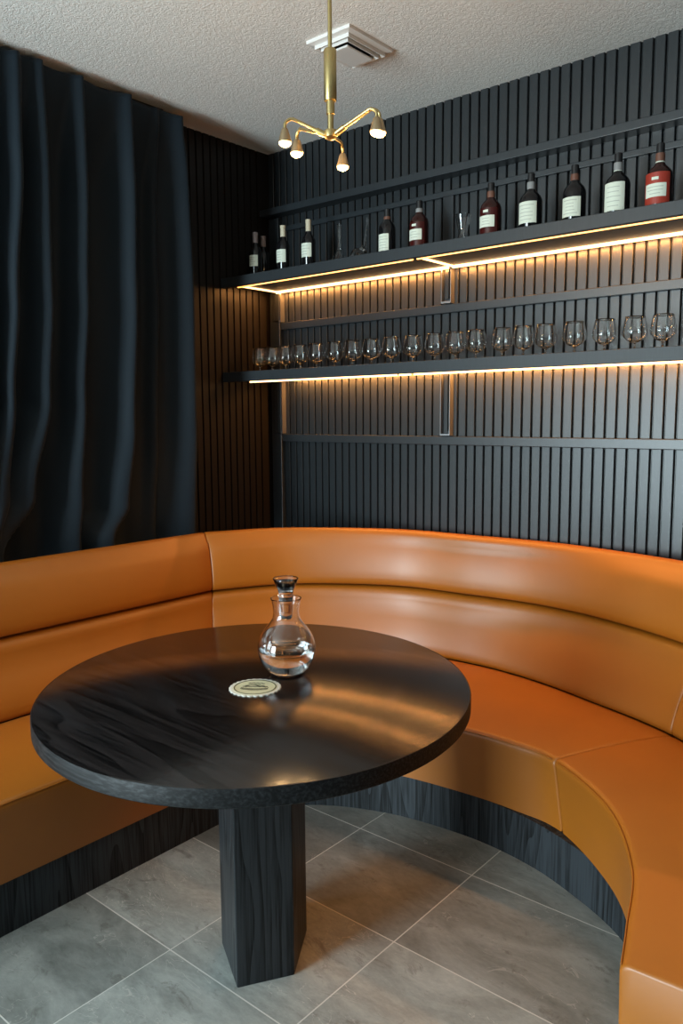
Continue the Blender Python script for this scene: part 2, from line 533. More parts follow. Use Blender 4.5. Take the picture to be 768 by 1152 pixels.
bq = empty('corner_banquette', (-1.6, 2.3, 0), 'curved corner banquette in cognac orange leather on a dark wooden plinth', 'banquette')
BL = Vector(bq.location)
def W(p, z):
    return Vector((p.x, p.y, z)) - BL
def mixp(a, b_, u):
    return a + (b_ - a) * u
def off(a, b_, d):
    """point at distance d from a towards b_"""
    v = b_ - a
    return a + v.normalized() * d
def loft(secs, prof, name, material, pinch=0.010, rows=None):
    """prof(section) -> closed list of 3-D points; ends pinched in so the seams read as seams"""
    n = len(secs)
    rings = [prof(s) for s in secs]
    m = len(rings[0])
    # seam roll: extra rings close to both ends, drawn towards the ring centre
    def shrink(ring, k):
        c = sum(ring, Vector()) / m
        out = []
        for p in ring:
            d = (p - c)
            L = d.length
            out.append(c + d * max(0.0, (L - k) / L))
        return out
    def between(r0, r1, d):
        mid0 = sum(r0, Vector()) / m; mid1 = sum(r1, Vector()) / m
        L = (mid1 - mid0).length
        u = d / L
        return [a + (b_ - a) * u for a, b_ in zip(r0, r1)]
    full = []
    e = pinch
    for d, k in ((0.0, e), (e * 0.12, e * 0.55), (e * 0.4, e * 0.2), (e * 0.9, 0.03 * e)):
        full.append(shrink(between(rings[0], rings[1], d), k))
    full += rings[1:-1]
    for d, k in ((e * 0.9, 0.03 * e), (e * 0.4, e * 0.2), (e * 0.12, e * 0.55), (0.0, e)):
        full.append(shrink(between(rings[-1], rings[-2], d), k))
    v = [p for r in full for p in r]
    f = []
    for i in range(len(full) - 1):
        for k in range(m):
            k2 = (k + 1) % m
            f.append((i * m + k, i * m + k2, (i + 1) * m + k2, (i + 1) * m + k))
    f.append(tuple(range(m))[::-1])
    f.append(tuple((len(full) - 1) * m + k for k in range(m)))
    o = link(name, v, f, material, bq)
    autosmooth(o, 75)
    return o
ZS = 0.408
def seat_prof(s):
    E, Q, P, J, G, T = s
    p = []
    p.append(W(off(P, J, 0.10), 0.162))
    p.append(W(P, 0.162))
    for u, z in ((0.0, 0.168), (0.33, 0.24), (0.66, 0.32), (0.90, 0.372)):
        p.append(W(mixp(P, E, u), z))
    r = 0.022
    for k in range(6):
        a = PI / 2 * k / 5
        p.append(W(off(E, J, r - r * math.cos(a)), ZS - r + r * math.sin(a)))
    for u, dz in ((0.15, 0.004), (0.35, 0.007), (0.6, 0.006), (0.85, 0.0), (0.97, -0.008)):
        p.append(W(mixp(off(E, J, r), J, u), ZS + dz))
    p.append(W(off(J, E, -0.02), ZS - 0.02))
    p.append(W(off(J, E, -0.02), 0.17))
    p.append(W(off(J, E, 0.0), 0.162))
    p.append(W(mixp(P, J, 0.5), 0.162))
    return p
def low_prof(s):
    E, Q, P, J, G, T = s
    n = (J - E).normalized()
    p = []
    for d, z in ((0.05, 0.392), (0.012, 0.394), (-0.006, 0.402), (-0.014, 0.418), (-0.016, 0.45), (-0.010, 0.50), (0.0, 0.55), (0.012, 0.60)):
        u = (z - 0.40) / 0.285
        p.append(W(mixp(J, G, max(0, u)) + n * d * (1 if d > 0 else 1), z))
    base = G
    for d, z in ((-0.004, 0.632), (-0.002, 0.652), (0.006, 0.668), (0.020, 0.679), (0.040, 0.684), (0.075, 0.684)):
        p.append(W(base + n * d, z))
    p.append(W(base + n * 0.085, 0.65))
    p.append(W(J + n * 0.06, 0.42))
    return p
def up_prof(s):
    E, Q, P, J, G, T = s
    n = (T - G).normalized()
    L = (T - G).length
    p = []
    for d, z in ((0.06, 0.690), (0.022, 0.691), (0.006, 0.696), (-0.004, 0.708), (-0.008, 0.73), (-0.006, 0.77), (0.004, 0.82), (0.018, 0.87), (0.032, 0.905)):
        p.append(W(G + n * d, z))
    for d, z in ((-0.052, 0.928), (-0.042, 0.943), (-0.028, 0.953), (-0.010, 0.957), (0.008, 0.952), (0.018, 0.936), (0.02, 0.90)):
        p.append(W(T + n * d, z))
    p.append(W(T + n * 0.02, 0.70))
    return p
iA, iB = 0, 6 * NS                       # rear curve piece between the seams
rear = curve_secs[iA:iB + 1]
side = curve_secs[iB:]
segs = (straight, rear, side)
for k, sg in enumerate(segs):
    loft(sg, seat_prof, 'seat_cushion', M['leather'])
for sg in segs:
    loft(sg, low_prof, 'lower_backrest', M['leather'])
for sg in segs:
    loft(sg, up_prof, 'upper_backrest', M['leather'])
def plinth_prof(s):
    E, Q, P, J, G, T = s
    n = (J - Q).normalized()
    return [W(Q, 0.0), W(Q, 0.161), W(mixp(Q, T, 0.5), 0.161), W(T, 0.161), W(T, 0.0), W(mixp(Q, T, 0.5), 0.0)]
def carcass_prof(s):
    E, Q, P, J, G, T = s
    n = (T - G).normalized()
    return [W(J + n * 0.065, 0.162), W(J + n * 0.065, 0.42), W(G + n * 0.088, 0.65), W(G + n * 0.088, 0.688), W(T, 0.688), W(T + n * 0.012, 0.66), W(T + n * 0.012, 0.162)]
allsecs = straight[:-1] + list(curve_secs)
loft(allsecs, plinth_prof, 'plinth', M['plinth'], pinch=0.001)
loft(allsecs, carcass_prof, 'back_panel', M['plinth'], pinch=0.001)
b = MB()
for sg in segs:
    pts = []
    for s in sg[1:-1]:
        pts.append(W(off(s[0], s[3], 0.0025), ZS - 0.008))
    b.tube(pts, 0.0016, 6)
b.build('piping', M['leather'], bq, True)

# ------------------------------------------------------------------ table
TZ = 0.78
tcx, tcy = -1.5252, 1.4515
table = empty('round_table', (tcx, tcy, 0), 'round black stained oak table on one faceted column', 'table')
TR0, TR1, TANG = 0.6233, 0.5715, math.radians(129)      # the top is very slightly oval
TH = 0.043
def oval(mb, prof, seg=128):
    v = []; f = []
    for (d, z) in prof:
        for k in range(seg):
            a = 2 * PI * k / seg
            x, y = (TR0 + d) * math.cos(a), (TR1 + d) * math.sin(a)
            v.append((x * math.cos(TANG) - y * math.sin(TANG), x * math.sin(TANG) + y * math.cos(TANG), z))
    n = len(prof)
    for i in range(n - 1):
        for k in range(seg):
            k2 = (k + 1) % seg
            f.append((i * seg + k, i * seg + k2, (i + 1) * seg + k2, (i + 1) * seg + k))
    f.append(tuple(range(seg))[::-1]); f.append(tuple((n - 1) * seg + k for k in range(seg)))
    mb.add(v, f)
b = MB()
oval(b, [(-0.006, TZ - 0.010), (-0.0025, TZ - 0.002), (-0.006, TZ)])
autosmooth(b.build('tabletop', M['table_top'], table), 60)
b = MB()
oval(b, [(-0.012, TZ - TH), (-0.003, TZ - TH), (0.0, TZ - TH + 0.003), (0.0, TZ - 0.0035), (-0.0015, TZ - 0.0012), (-0.0028, TZ - 0.0012), (-0.006, TZ - 0.010)])
autosmooth(b.build('edge_band', M['table_rim'], table), 35)
b = MB()
pent = [(-1.462, 1.293), (-1.380, 1.426), (-1.481, 1.585), (-1.640, 1.575), (-1.632, 1.390)]
pv_ = [(x - tcx, y - tcy) for x, y in pent]
b.add([(x, y, 0.0) for x, y in pv_] + [(x, y, TZ - TH + 0.001) for x, y in pv_],
      [(0, 1, 6, 5), (1, 2, 7, 6), (2, 3, 8, 7), (3, 4, 9, 8), (4, 0, 5, 9), (4, 3, 2, 1, 0), (5, 6, 7, 8, 9)])
bevel(b.build('column', M['table_leg'], table), 0.003, 2)

# ------------------------------------------------------------------ carafe and coaster
cf = empty('carafe', (-1.5175, 1.557, TZ + 0.0004), 'round glass carafe half full of water with a flared stopper, on the table', 'carafe')
cf.scale = (1.0, 1.0, 0.95)
outer = [(0.0, 0.0), (0.034, 0.0), (0.044, 0.003), (0.060, 0.018), (0.073, 0.040), (0.0800, 0.064), (0.0815, 0.080), (0.0790, 0.098), (0.0710, 0.119), (0.0590, 0.138), (0.0470, 0.154), (0.0400, 0.166), (0.0370, 0.178), (0.0368, 0.190), (0.0385, 0.206), (0.0415, 0.222), (0.0435, 0.227)]
def inner_of(prof, th, zfloor):
    out = []
    for r, z in prof[::-1]:
        if r < 1e-6:
            continue
        out.append((max(r - th, 0.001), max(z, zfloor)))
    out = [p for i, p in enumerate(out) if i == 0 or p != out[i - 1]]
    out.append((0.0, zfloor))
    return out
def fine(prof, n=4):
    P = [Vector((r, 0, z)) for r, z in prof]
    return [(max(0.0, p.x), p.z) for p in catmull(P, n)]
def glass_wall(prof, th, zfloor, top_z):
    o_ = fine(prof)
    i_ = inner_of(o_, th, zfloor)
    i_ = [p for p in i_ if not (abs(p[1] - zfloor) < 1e-5 and p[0] > 0.001 and False)]
    return o_ + [(o_[-1][0] - th * 0.5, top_z + th * 0.35)] + i_
TH_G = 0.0028
b = MB()
b.lathe(glass_wall(outer, TH_G, 0.006, 0.227), 64)
b.build('flask', M['glass'], cf, True)
# water: sits a hair inside the flask wall
wl = 0.075
inn = [(r - TH_G - 0.0006, z) for r, z in fine(outer) if 0.0066 < z < wl and r > 0.03]
rtop = inn[-1][0] + 0.001
b = MB()
b.lathe([(0.0, 0.0068), (inn[0][0] - 0.004, 0.0068)] + inn + [(rtop, wl), (rtop - 0.002, wl - 0.0006), (0.0, wl - 0.0006)], 64)
autosmooth(b.build('water', M['water'], cf), 50)
b = MB()
stop = [(0.0, 0.165), (0.0135, 0.1655), (0.0170, 0.171), (0.0180, 0.185), (0.0190, 0.210), (0.0195, 0.228), (0.0215, 0.231), (0.0215, 0.236), (0.0190, 0.239), (0.0210, 0.2435), (0.0210, 0.2465), (0.0220, 0.250), (0.0290, 0.268), (0.0345, 0.282), (0.0360, 0.2855)]
b.lathe(stop + [(0.0345, 0.2870), (0.0325, 0.285), (0.0268, 0.2695), (0.0200, 0.255), (0.016, 0.2505), (0.0, 0.2505)], 48)
so = b.build('stopper', M['glass'], cf, True); so['label'] = 'clear glass stopper with a flared dark-filled top'
b = MB()
b.lathe([(0.0, 0.2512), (0.0155, 0.2512), (0.0192, 0.2555), (0.0258, 0.2695), (0.0288, 0.2775), (0.0, 0.2775)], 40)
autosmooth(b.build('core', M['stopper_dark'], so), 50)

co = empty('coaster', (-1.4965, 1.413, TZ + 0.0003), 'round cream paper coaster with a scalloped white edge and printed emblem', 'coaster')
RC = 0.064
ang = 0.62
b = MB()
NSC = 144
def scal(a):
    return 1.0 + 0.085 * abs(math.cos(a * 13))
vv = [(RC * scal(2 * PI * k / NSC) * math.cos(2 * PI * k / NSC), RC * scal(2 * PI * k / NSC) * math.sin(2 * PI * k / NSC)) for k in range(NSC)]
b.add([(x, y, 0) for x, y in vv] + [(x, y, 0.0028) for x, y in vv],
      [tuple(range(NSC))[::-1], tuple(range(NSC, 2 * NSC))] + [(k, (k + 1) % NSC, NSC + (k + 1) % NSC, NSC + k) for k in range(NSC)])
b.build('border', M['coaster_edge'], co)
b = MB()
b.lathe([(0.0, 0.0027), (RC * 0.925, 0.0027), (RC * 0.925, 0.0032), (0.0, 0.0032)], 72)
b.build('card', M['coaster'], co)
b = MB()
def stroke(pts, r=0.0007):
    R_ = Matrix.Rotation(ang, 3, 'Z')
    b.tube([R_ @ Vector((x * 1.3, y * 1.3, 0.0033)) for x, y in pts], r * 1.7, 5)
b.tube([(RC * 0.86 * math.cos(2 * PI * k / 64), RC * 0.86 * math.sin(2 * PI * k / 64), 0.0031) for k in range(65)], 0.0014, 5)
stroke([(-0.017 + 0.0028 * k, 0.022 + 0.002 * math.sin(k * 2.1) - 0.00006 * (k - 6) ** 2) for k in range(13)], 0.0009)
stroke([(-0.022 + 0.0022 * k, 0.006 + 0.005 * math.sin(k * 0.16 * PI / 2)) for k in range(20)], 0.0008)
stroke([(-0.026 + 0.0026 * k, 0.001 + 0.0014 * math.sin(k * 1.7)) for k in range(21)], 0.0009)
stroke([(-0.020 + 0.004 * k, 0.012 - 0.0003 * (k - 5) ** 2) for k in range(11)], 0.0009)
for j, z_ in enumerate((-0.012, -0.018)):
    stroke([(-0.028 + 0.0016 * k, z_ + 0.0028 * math.sin(k * 2.4 + j) + 0.00002 * (k - 17) ** 2) for k in range(36)], 0.0007)
b.build('print', M['coaster_ink'], co)

# ------------------------------------------------------------------ curtain
def ray(px, py):
    R_ = Matrix(rows)
    return R_ @ Vector((px - 384, -(py - 576), -893.89))
CX0, CXR = -3.092, -2.968
def at_y(px, py, x=-2.97):
    d = ray(px, py)
    return d.y * x / d.x
# ridge paths in (z -> y), read at several heights; (near width, far width, amplitude)
def path(pts):
    out = []
    for px, py in pts:
        d = ray(px, py); k = -2.965 / d.x
        out.append((H + d.z * k, d.y * k))
    return sorted(out)
ridges = [
    (path([(22, 60), (24, 180), (20, 330), (16, 450), (8, 560), (-20, 640)]), 0.05, 0.035, 1.0),
    (path([(50, 72), (54, 150), (60, 330), (58, 445), (40, 560), (2, 628)]), 0.055, 0.022, 0.95),
    (path([(96, 92), (100, 200), (101, 330), (98, 450), (95, 560), (92, 612)]), 0.050, 0.022, 0.9),
    (path([(150, 112), (152, 200), (154, 330), (152, 480), (145, 570), (128, 608)]), 0.060, 0.022, 1.0),
    (path([(183, 124), (186, 200), (189, 330), (188, 480), (186, 600)]), 0.03, 0.02, 0.35),
    (path([(208, 132), (213, 200), (219, 330), (222, 480), (221, 600)]), 0.070, 0.012, 0.95),
]
yy = at_y(22, 180)
for k in range(1, 8):
    y_ = yy - 0.17 * k + 0.02 * math.sin(k * 2.3)
    ridges.insert(0, ([(0.9, y_ - 0.02), (1.8, y_ + 0.015 * math.sin(k)), (2.9, y_)], 0.055, 0.03, 0.95))
def interp(p, z):
    if z <= p[0][0]: return p[0][1]
    for (z0, y0), (z1, y1) in zip(p, p[1:]):
        if z <= z1:
            u = (z - z0) / (z1 - z0)
            u = u * u * (3 - 2 * u)
            return y0 + (y1 - y0) * u
    return p[-1][1]
YC0 = 0.10
ztop, zbot = 2.885, 0.90
NY, NZ = 420, 90
cu = empty('curtain', (-3.0, 1.3, zbot), 'long navy black pleated curtain hanging behind the straight bench', 'curtain')
def fold(y, z):
    x = 0.0
    for p, wn_, wf, a in ridges:
        yk = interp(p, z)
        d = y - yk
        pinch = 1.0 - 0.45 * max(0.0, min(1.0, (z - 2.55) / 0.3))
        w = (wn_ * (1.0 + (2.4 if p[0][1] < 1.72 and p[0][1] > 1.2 else 0.7) * max(0.0, min(1.0, (1.55 - z) / 0.55))) if d < 0 else wf) * pinch
        g = a * math.exp(-(d / w) ** 2)
        x = max(x, g) + 0.12 * min(x, g)
    x += 0.05 * math.sin(y * 46 + 2.0 * math.sin(z * 1.3)) * (1 - x)
    return x
vv = []; ff = []
for j in range(NZ + 1):
    z = zbot + (ztop - zbot) * j / NZ
    yend = interp(ridges[-1][0], z) + 0.022
    for i in range(NY + 1):
        y_ = YC0 + (yend - YC0) * i / NY
        zz = z
        if j == 0: zz = zbot + 0.004 * math.sin(y_ * 13)
        if z > 2.7: zz = z + (z - 2.7) / (ztop - 2.7) * (-0.034 * max(0, min(1, (y_ - 1.4) / 1.05)) + 0.003 * math.sin(y_ * 30))
        if False: zz = ztop - 0.034 * max(0, min(1, (y_ - 1.4) / 1.05)) + 0.003 * math.sin(y_ * 30)
        tt = max(0.0, min(1.0, (z - 2.45) / 0.42)); tt = tt * tt * (3 - 2 * tt)
        amp = (CXR - CX0) * (1.0 - 0.72 * tt)
        vv.append((CX0 + 0.075 * tt + amp * fold(y_, z) + 3.0, y_ - 1.3, zz - zbot))
for j in range(NZ):
    for i in range(NY):
        a = j * (NY + 1) + i
        ff.append((a, a + 1, a + NY + 2, a + NY + 1))
o = link('fabric', vv, ff, M['curtain'], cu, True)
sd = o.modifiers.new('thick', 'SOLIDIFY'); sd.thickness = 0.004
b = MB(); b.box(-0.115, -0.095, YC0 - 1.3, 2.42 - 1.3, 2.875 - zbot, ZC - zbot)
b.build('rail', M['frame_dark'], cu)

# ------------------------------------------------------------------ ceiling vent
ve = empty('ceiling_vent', (-2.04, 2.49, ZC), 'white square air vent with stepped rims set in the ceiling', 'vent')
def ring(mb, hx, hy, w, z0, z1, drop=0.0):
    """rectangular ring, outer half sizes hx, hy, width w, from z1 (ceiling side) to z0; inner edge lowered by drop"""
    o4 = [(-hx, -hy), (hx, -hy), (hx, hy), (-hx, hy)]
    i4 = [(-hx + w, -hy + w), (hx - w, -hy + w), (hx - w, hy - w), (-hx + w, hy - w)]
    v = [(x, y, z1) for x, y in o4] + [(x, y, z1 - drop) for x, y in i4] + [(x, y, z0) for x, y in o4] + [(x, y, z0 - drop) for x, y in i4]
    f = []
    for k in range(4):
        k2 = (k + 1) % 4
        f += [(k, k2, 4 + k2, 4 + k), (8 + k, 12 + k, 12 + k2, 8 + k2), (k, 8 + k, 8 + k2, k2), (4 + k, 4 + k2, 12 + k2, 12 + k)]
    mb.add(v, f)
b = MB(); ring(b, 0.105, 0.132, 0.022, -0.012, 0.0, 0.004)
b.build('rim', M['vent_white'], ve)
b = MB(); ring(b, 0.083, 0.110, 0.010, -0.030, -0.014, -0.004)
b.build('louvre', M['vent_white'], ve)
b = MB(); ring(b, 0.066, 0.093, 0.009, -0.037, -0.022, -0.004)
b.build('louvre', M['vent_white'], ve)
b = MB(); b.box(-0.050, 0.050, -0.077, 0.077, -0.044, -0.036)
bevel(b.build('centre_plate', M['vent_white'], ve), 0.004, 2)
b = MB(); b.box(-0.084, 0.084, -0.111, 0.111, -0.006, -0.001)
b.build('throat', M['vent_dark'], ve)
for (x_, y_) in ((-0.04, -0.06), (0.04, -0.06), (0.04, 0.06), (-0.04, 0.06)):
    b = MB(); b.box(x_ - 0.004, x_ + 0.004, y_ - 0.004, y_ + 0.004, -0.037, -0.005)
    b.build('hanger', M['vent_dark'], ve)

# ------------------------------------------------------------------ chandelier
chx, chy = -1.505, 1.75
hubz = 2.272
ch = empty('chandelier', (chx, chy, ZC), 'small brass chandelier with curved arms and glowing frosted bulbs', 'chandelier')
def lc(mb, nm, m, par, smooth=True):
    o = mb.build(nm, m, par, False)
    return autosmooth(o, 40)
b = MB(); b.lathe([(0.0, 0.0), (0.055, 0.0), (0.055, -0.012), (0.045, -0.020), (0.0, -0.020)], 40); lc(b, 'ceiling_rose', M['brass'], ch)
b = MB(); b.lathe([(0.0, -0.018), (0.0058, -0.018), (0.0058, 2.486 - ZC), (0.0, 2.486 - ZC)], 20); lc(b, 'rod', M['brass'], ch)
b = MB()
b.lathe([(0.0, 2.493 - ZC), (0.016, 2.493 - ZC), (0.0175, 2.490 - ZC), (0.0175, 2.362 - ZC), (0.016, 2.359 - ZC), (0.0, 2.359 - ZC)], 32)
lc(b, 'sleeve', M['brass'], ch)
b = MB()
b.lathe([(0.0, 2.360 - ZC), (0.0115, 2.360 - ZC), (0.0115, 2.324 - ZC), (0.0, 2.324 - ZC)], 28)
lc(b, 'collar', M['brass'], ch)
b = MB()
b.lathe([(0.0, 2.325 - ZC), (0.0085, 2.325 - ZC), (0.0085, hubz + 0.012 - ZC), (0.017, hubz + 0.010 - ZC), (0.019, hubz + 0.004 - ZC), (0.017, hubz - 0.008 - ZC), (0.009, hubz - 0.014 - ZC), (0.0, hubz - 0.016 - ZC)], 28)
lc(b, 'hub', M['brass'], ch)
lamps = [(320.5, 162, 2.247), (333.5, 174, 2.256), (385.5, 189, 2.232), (423.5, 150, 2.249), (427.0, 151, 2.278), (334.5, 173, 2.282)]
bulb_pts = []
for px_, py_, zb_ in lamps:
    d = ray(px_, py_); k = (zb_ - H) / d.z
    P = Vector((d.x * k, d.y * k, zb_))
    bulb_pts.append(P)
    hubc = Vector((chx, chy, hubz))
    top = Vector((P.x, P.y, zb_ + 0.068))
    hd = Vector((P.x - chx, P.y - chy, 0)); Lh = hd.length; hd.normalize()
    st = hubc + hd * 0.012
    kn = Vector((P.x, P.y, zb_ + 0.066)) - hd * 0.022
    pts = [st, st + (kn - st) * 0.33, st + (kn - st) * 0.66, kn]
    for q in range(1, 7):
        a = PI / 2 * q / 6
        cpt = Vector((P.x, P.y, zb_ + 0.048))
        rr_ = 0.022
        pts.append(cpt - hd * rr_ * (1 - math.sin(a)) + Vector((0, 0, rr_ * math.cos(a) * ((kn.z - cpt.z) / rr_))))
    pts.append(Vector((P.x, P.y, zb_ + 0.036)))
    off_ = Vector((chx, chy, ZC))
    b = MB()
    b.tube([p - off_ for p in pts], 0.0043, 10)
    arm = lc(b, 'arm', M['brass'], ch)
    b = MB()
    b.tube([st - off_ + hd * 0.004, st - off_ + (kn - st) * 0.28], 0.0068, 10)
    lc(b, 'ferrule', M['brass'], arm)
    q0 = P - off_
    b = MB()
    b.lathe([(0.0, 0.041), (0.007, 0.041), (0.0098, 0.037), (0.0130, 0.026), (0.0168, 0.011), (0.0185, 0.006), (0.0175, 0.004), (0.0, 0.008)], 24, c=q0)
    lc(b, 'lamp_socket', M['brass_dark'], arm)
    b = MB()
    b.lathe([(0.0, 0.010), (0.0172, 0.007), (0.0178, 0.003), (0.016, -0.002), (0.011, -0.006), (0.005, -0.008), (0.0, -0.0085)], 24, c=q0)
    lc(b, 'bulb', M['bulb'], arm)

# ------------------------------------------------------------------ bottles
def patch(r, z0, z1, a0, a1, n=14, th=0.0006):
    """a curved label round the bottle's axis; angles measured from -y"""
    v = []; f = []
    for k in range(n + 1):
        a = a0 + (a1 - a0) * k / n
        for (rr_, z) in ((r, z0), (r, z1), (r - th, z1), (r - th, z0)):
            v.append((rr_ * math.sin(a), -rr_ * math.cos(a), z))
    for k in range(n):
        for q in range(4):
            q2 = (q + 1) % 4
            f.append((k * 4 + q, k * 4 + q2, (k + 1) * 4 + q2, (k + 1) * 4 + q))
    f.append((0, 1, 2, 3)); f.append(tuple(n * 4 + q for q in (3, 2, 1, 0)))
    return v, f
def put(nm, vf, m, par, smooth=False):
    o = link(nm, vf[0], vf[1], m, par)
    return o
def prints(r, z0, z1, a0, a1, rows_):
    b = MB()
    for k in range(rows_):
        z = z1 - (z1 - z0) * (k + 1) / (rows_ + 1)
        w = 0.35 + 0.5 * random.random()
        m_ = (a0 + a1) / 2; h = (a1 - a0) / 2 * w
        v, f = patch(r + 0.0004, z - 0.0011, z + 0.0011, m_ - h, m_ + h, 8)
        b.add(v, f)
    return b
BG = 'bottles on the upper shelf'
def wine_bottle(x, y, label, foil, h=0.246, r=0.034, lab=(0.062, 0.125)):
    t = empty('wine_bottle', (x, y, UZ1 + 0.0005), label, 'bottle', BG)
    b = MB()
    s = h / 0.246
    prof = [(0, 0), (r * 0.93, 0), (r, 0.004), (r, 0.140 * s), (r * 0.96, 0.150 * s), (r * 0.75, 0.164 * s), (r * 0.46, 0.176 * s), (0.0130, 0.186 * s), (0.0125, 0.236 * s), (0.0, 0.236 * s)]
    b.lathe(prof, 40); autosmooth(b.build('body', M['bottle_black'], t), 35)
    b = MB(); b.lathe([(0, 0.190 * s), (0.0136, 0.190 * s), (0.0133, 0.232 * s), (0.0142, 0.233 * s), (0.0142, h - 0.001), (0.013, h), (0, h)], 28)
    autosmooth(b.build('neck_foil', M[foil], t), 35)
    a0, a1 = -1.12, 1.12
    lb = put('paper_label', patch(r + 0.0006, lab[0], lab[1], a0, a1), M['label'], t)
    prints(r + 0.0006, lab[0], lab[1], a0, a1, 4).build('print', M['ink'], lb)
    return t
def spirit_bottle(x, y, label, kind, h=0.238, r=0.044, lab=(0.045, 0.122), lang=1.0, band='foil_brown', top=0.028):
    t = empty('spirit_bottle', (x, y, UZ1 + 0.0005), label, 'bottle', BG)
    b = MB()
    zb = 0.125
    prof = [(0, 0), (r * 0.94, 0), (r, 0.005), (r, zb), (r * 0.97, zb + 0.010), (r * 0.86, zb + 0.022), (r * 0.66, zb + 0.033), (r * 0.45, zb + 0.042), (0.0150, zb + 0.051), (0.0142, zb + 0.058), (0.0142, h - 0.040), (0, h - 0.040)]
    b.lathe(prof, 44); autosmooth(b.build('body', M['bottle_red' if kind == 'red' or kind == 'bright' else 'bottle_black'], t), 35)
    b = MB(); b.lathe([(0, h - 0.062), (0.0158, h - 0.062), (0.0165, h - 0.046), (0.0158, h - 0.034), (0, h - 0.034)], 28)
    autosmooth(b.build('neck_band', M[band], t), 35)
    b = MB(); b.lathe([(0, h - 0.066), (0.0154, h - 0.066), (0.0154, h - 0.062), (0, h - 0.062)], 28)
    b.build('seal_ring', M['label'], t)
    b = MB(); b.lathe([(0, h - 0.036), (0.0145, h - 0.036), (0.0140, h - 0.002), (0.0125, h), (0, h)], 28)
    autosmooth(b.build('cap', M['cap_black'], t), 35)
    rr_ = r + 0.0006
    if kind == 'black':
        lb = put('paper_label', patch(rr_, lab[0], lab[1], -lang, lang), M['label'], t)
        prints(rr_, lab[0], lab[1], -lang, lang, 5).build('print', M['ink'], lb)
    else:
        m2 = 'label_red' if kind == 'bright' else 'label_maroon'
        bk = put('back_label', patch(rr_, 0.028, 0.136 if kind == 'bright' else 0.128, -1.15, 1.15), M[m2], t)
        bk['label'] = 'wide red label' if kind == 'bright' else 'wide dark red label'
        lb = put('paper_label', patch(rr_ + 0.0008, 0.052, 0.098, -0.85, 0.85), M['label'], t)
        prints(rr_ + 0.0008, 0.052, 0.098, -0.85, 0.85, 3).build('print', M['ink'], lb)
        bd = put('badge', patch(rr_ + 0.0006, 0.110, 0.120, -0.26, 0.26), M['label'], t)
    return t
def bx(px, py, y):
    d = ray(px, py)
    return d.x / d.y * y
BY = 2.99
wine_bottle(bx(287.5, 290, BY - 0.02), BY - 0.02, 'dark wine bottle with a cream label, at the far left end of the upper shelf', 'foil_pink', 0.236, 0.033, (0.062, 0.118))
wine_bottle(bx(296.5, 290, 3.09), 3.09, 'dark wine bottle half hidden behind the leftmost bottle on the upper shelf', 'foil_pink', 0.246, 0.033, (0.03, 0.058))
wine_bottle(bx(318.5, 280, BY), BY, 'wine bottle with pale cream foil, second standing from the left in front', 'foil_cream', 0.246, 0.034)
wine_bottle(bx(347, 275, BY), BY, 'tall cream-foiled wine bottle standing just before the thin-necked decanter', 'foil_cream', 0.248, 0.035, (0.066, 0.132))
spirit_bottle(bx(435.5, 260, BY), BY, 'small black bottle with white label beside the curved swan decanter', 'black', 0.218, 0.039, (0.030, 0.104), 0.8, 'foil_brown')
spirit_bottle(bx(471.5, 255, BY), BY, 'dark red bottle with white label, just left of the shelf post', 'red', 0.224, 0.042, band='foil_grey')
spirit_bottle(bx(552, 235, BY), BY, 'dark red bottle with white label, next to the small jigger glass', 'red', 0.233, 0.044, band='foil_brown')
spirit_bottle(bx(597, 225, BY), BY, 'black bottle with grey neck band and plain pale label, between red and black ones', 'black', 0.236, 0.045, (0.040, 0.122), 0.98, 'foil_grey')
spirit_bottle(bx(646, 220, BY), BY, 'black bottle with brown neck band and small pale label', 'black', 0.232, 0.043, (0.036, 0.108), 0.98, 'foil_brown')
spirit_bottle(bx(694.5, 210, BY), BY, 'black bottle with the largest pale label, beside the bright red bottle', 'black', 0.240, 0.045, (0.030, 0.130), 0.95, 'foil_grey')
spirit_bottle(bx(741.5, 205, BY), BY, 'bottle with a bright red label, last on the right of the upper shelf', 'bright', 0.242, 0.046, band='foil_brown')

# thin-necked decanter, swan decanter, jigger glass
t = empty('decanter', (bx(381.5, 280, BY), BY, UZ1 + 0.0005), 'small clear decanter with a tall thin neck on the upper shelf', 'decanter')
prof = [(0, 0), (0.030, 0.0), (0.038, 0.004), (0.041, 0.018), (0.036, 0.036), (0.024, 0.055), (0.013, 0.070), (0.0095, 0.085), (0.0085, 0.120), (0.0085, 0.170), (0.0105, 0.196)]
b = MB(); b.lathe(glass_wall(prof, 0.0032, 0.004, 0.196), 40); b.build('flask', M['glass'], t, True)
b = MB(); b.lathe([(0, 0.074), (0.0125, 0.074), (0.0135, 0.079), (0.0125, 0.084), (0, 0.084)], 28)
b.build('neck_ring', M['glass'], t, True)
t = empty('decanter', (bx(404, 280, BY), BY, UZ1 + 0.0005), 'clear swan-shaped decanter with a tall curved spout', 'decanter')
b = MB()
prof = [(0, 0), (0.026, 0.0), (0.038, 0.006), (0.044, 0.024), (0.041, 0.044), (0.030, 0.060), (0.016, 0.068), (0.0, 0.071)]
b.lathe(fine(prof), 40)
b.v = [(x * 1.08, y_, z) for x, y_, z in b.v]
b.build('flask', M['glass'], t, True)
b = MB()
b.tube(catmull([Vector(p) for p in ((0.012, 0, 0.055), (0.030, 0, 0.072), (0.036, 0, 0.098), (0.040, 0, 0.130), (0.047, 0, 0.165), (0.050, 0, 0.200))], 6), [0.014 - 0.009 * min(1, k / 14) for k in range(31)], 14)
b.build('spout', M['glass'], t, True)
t = empty('jigger_glass', (bx(520.5, 258, BY), BY, UZ1 + 0.0005), 'small flared clear jigger glass right of the shelf post', 'glass')
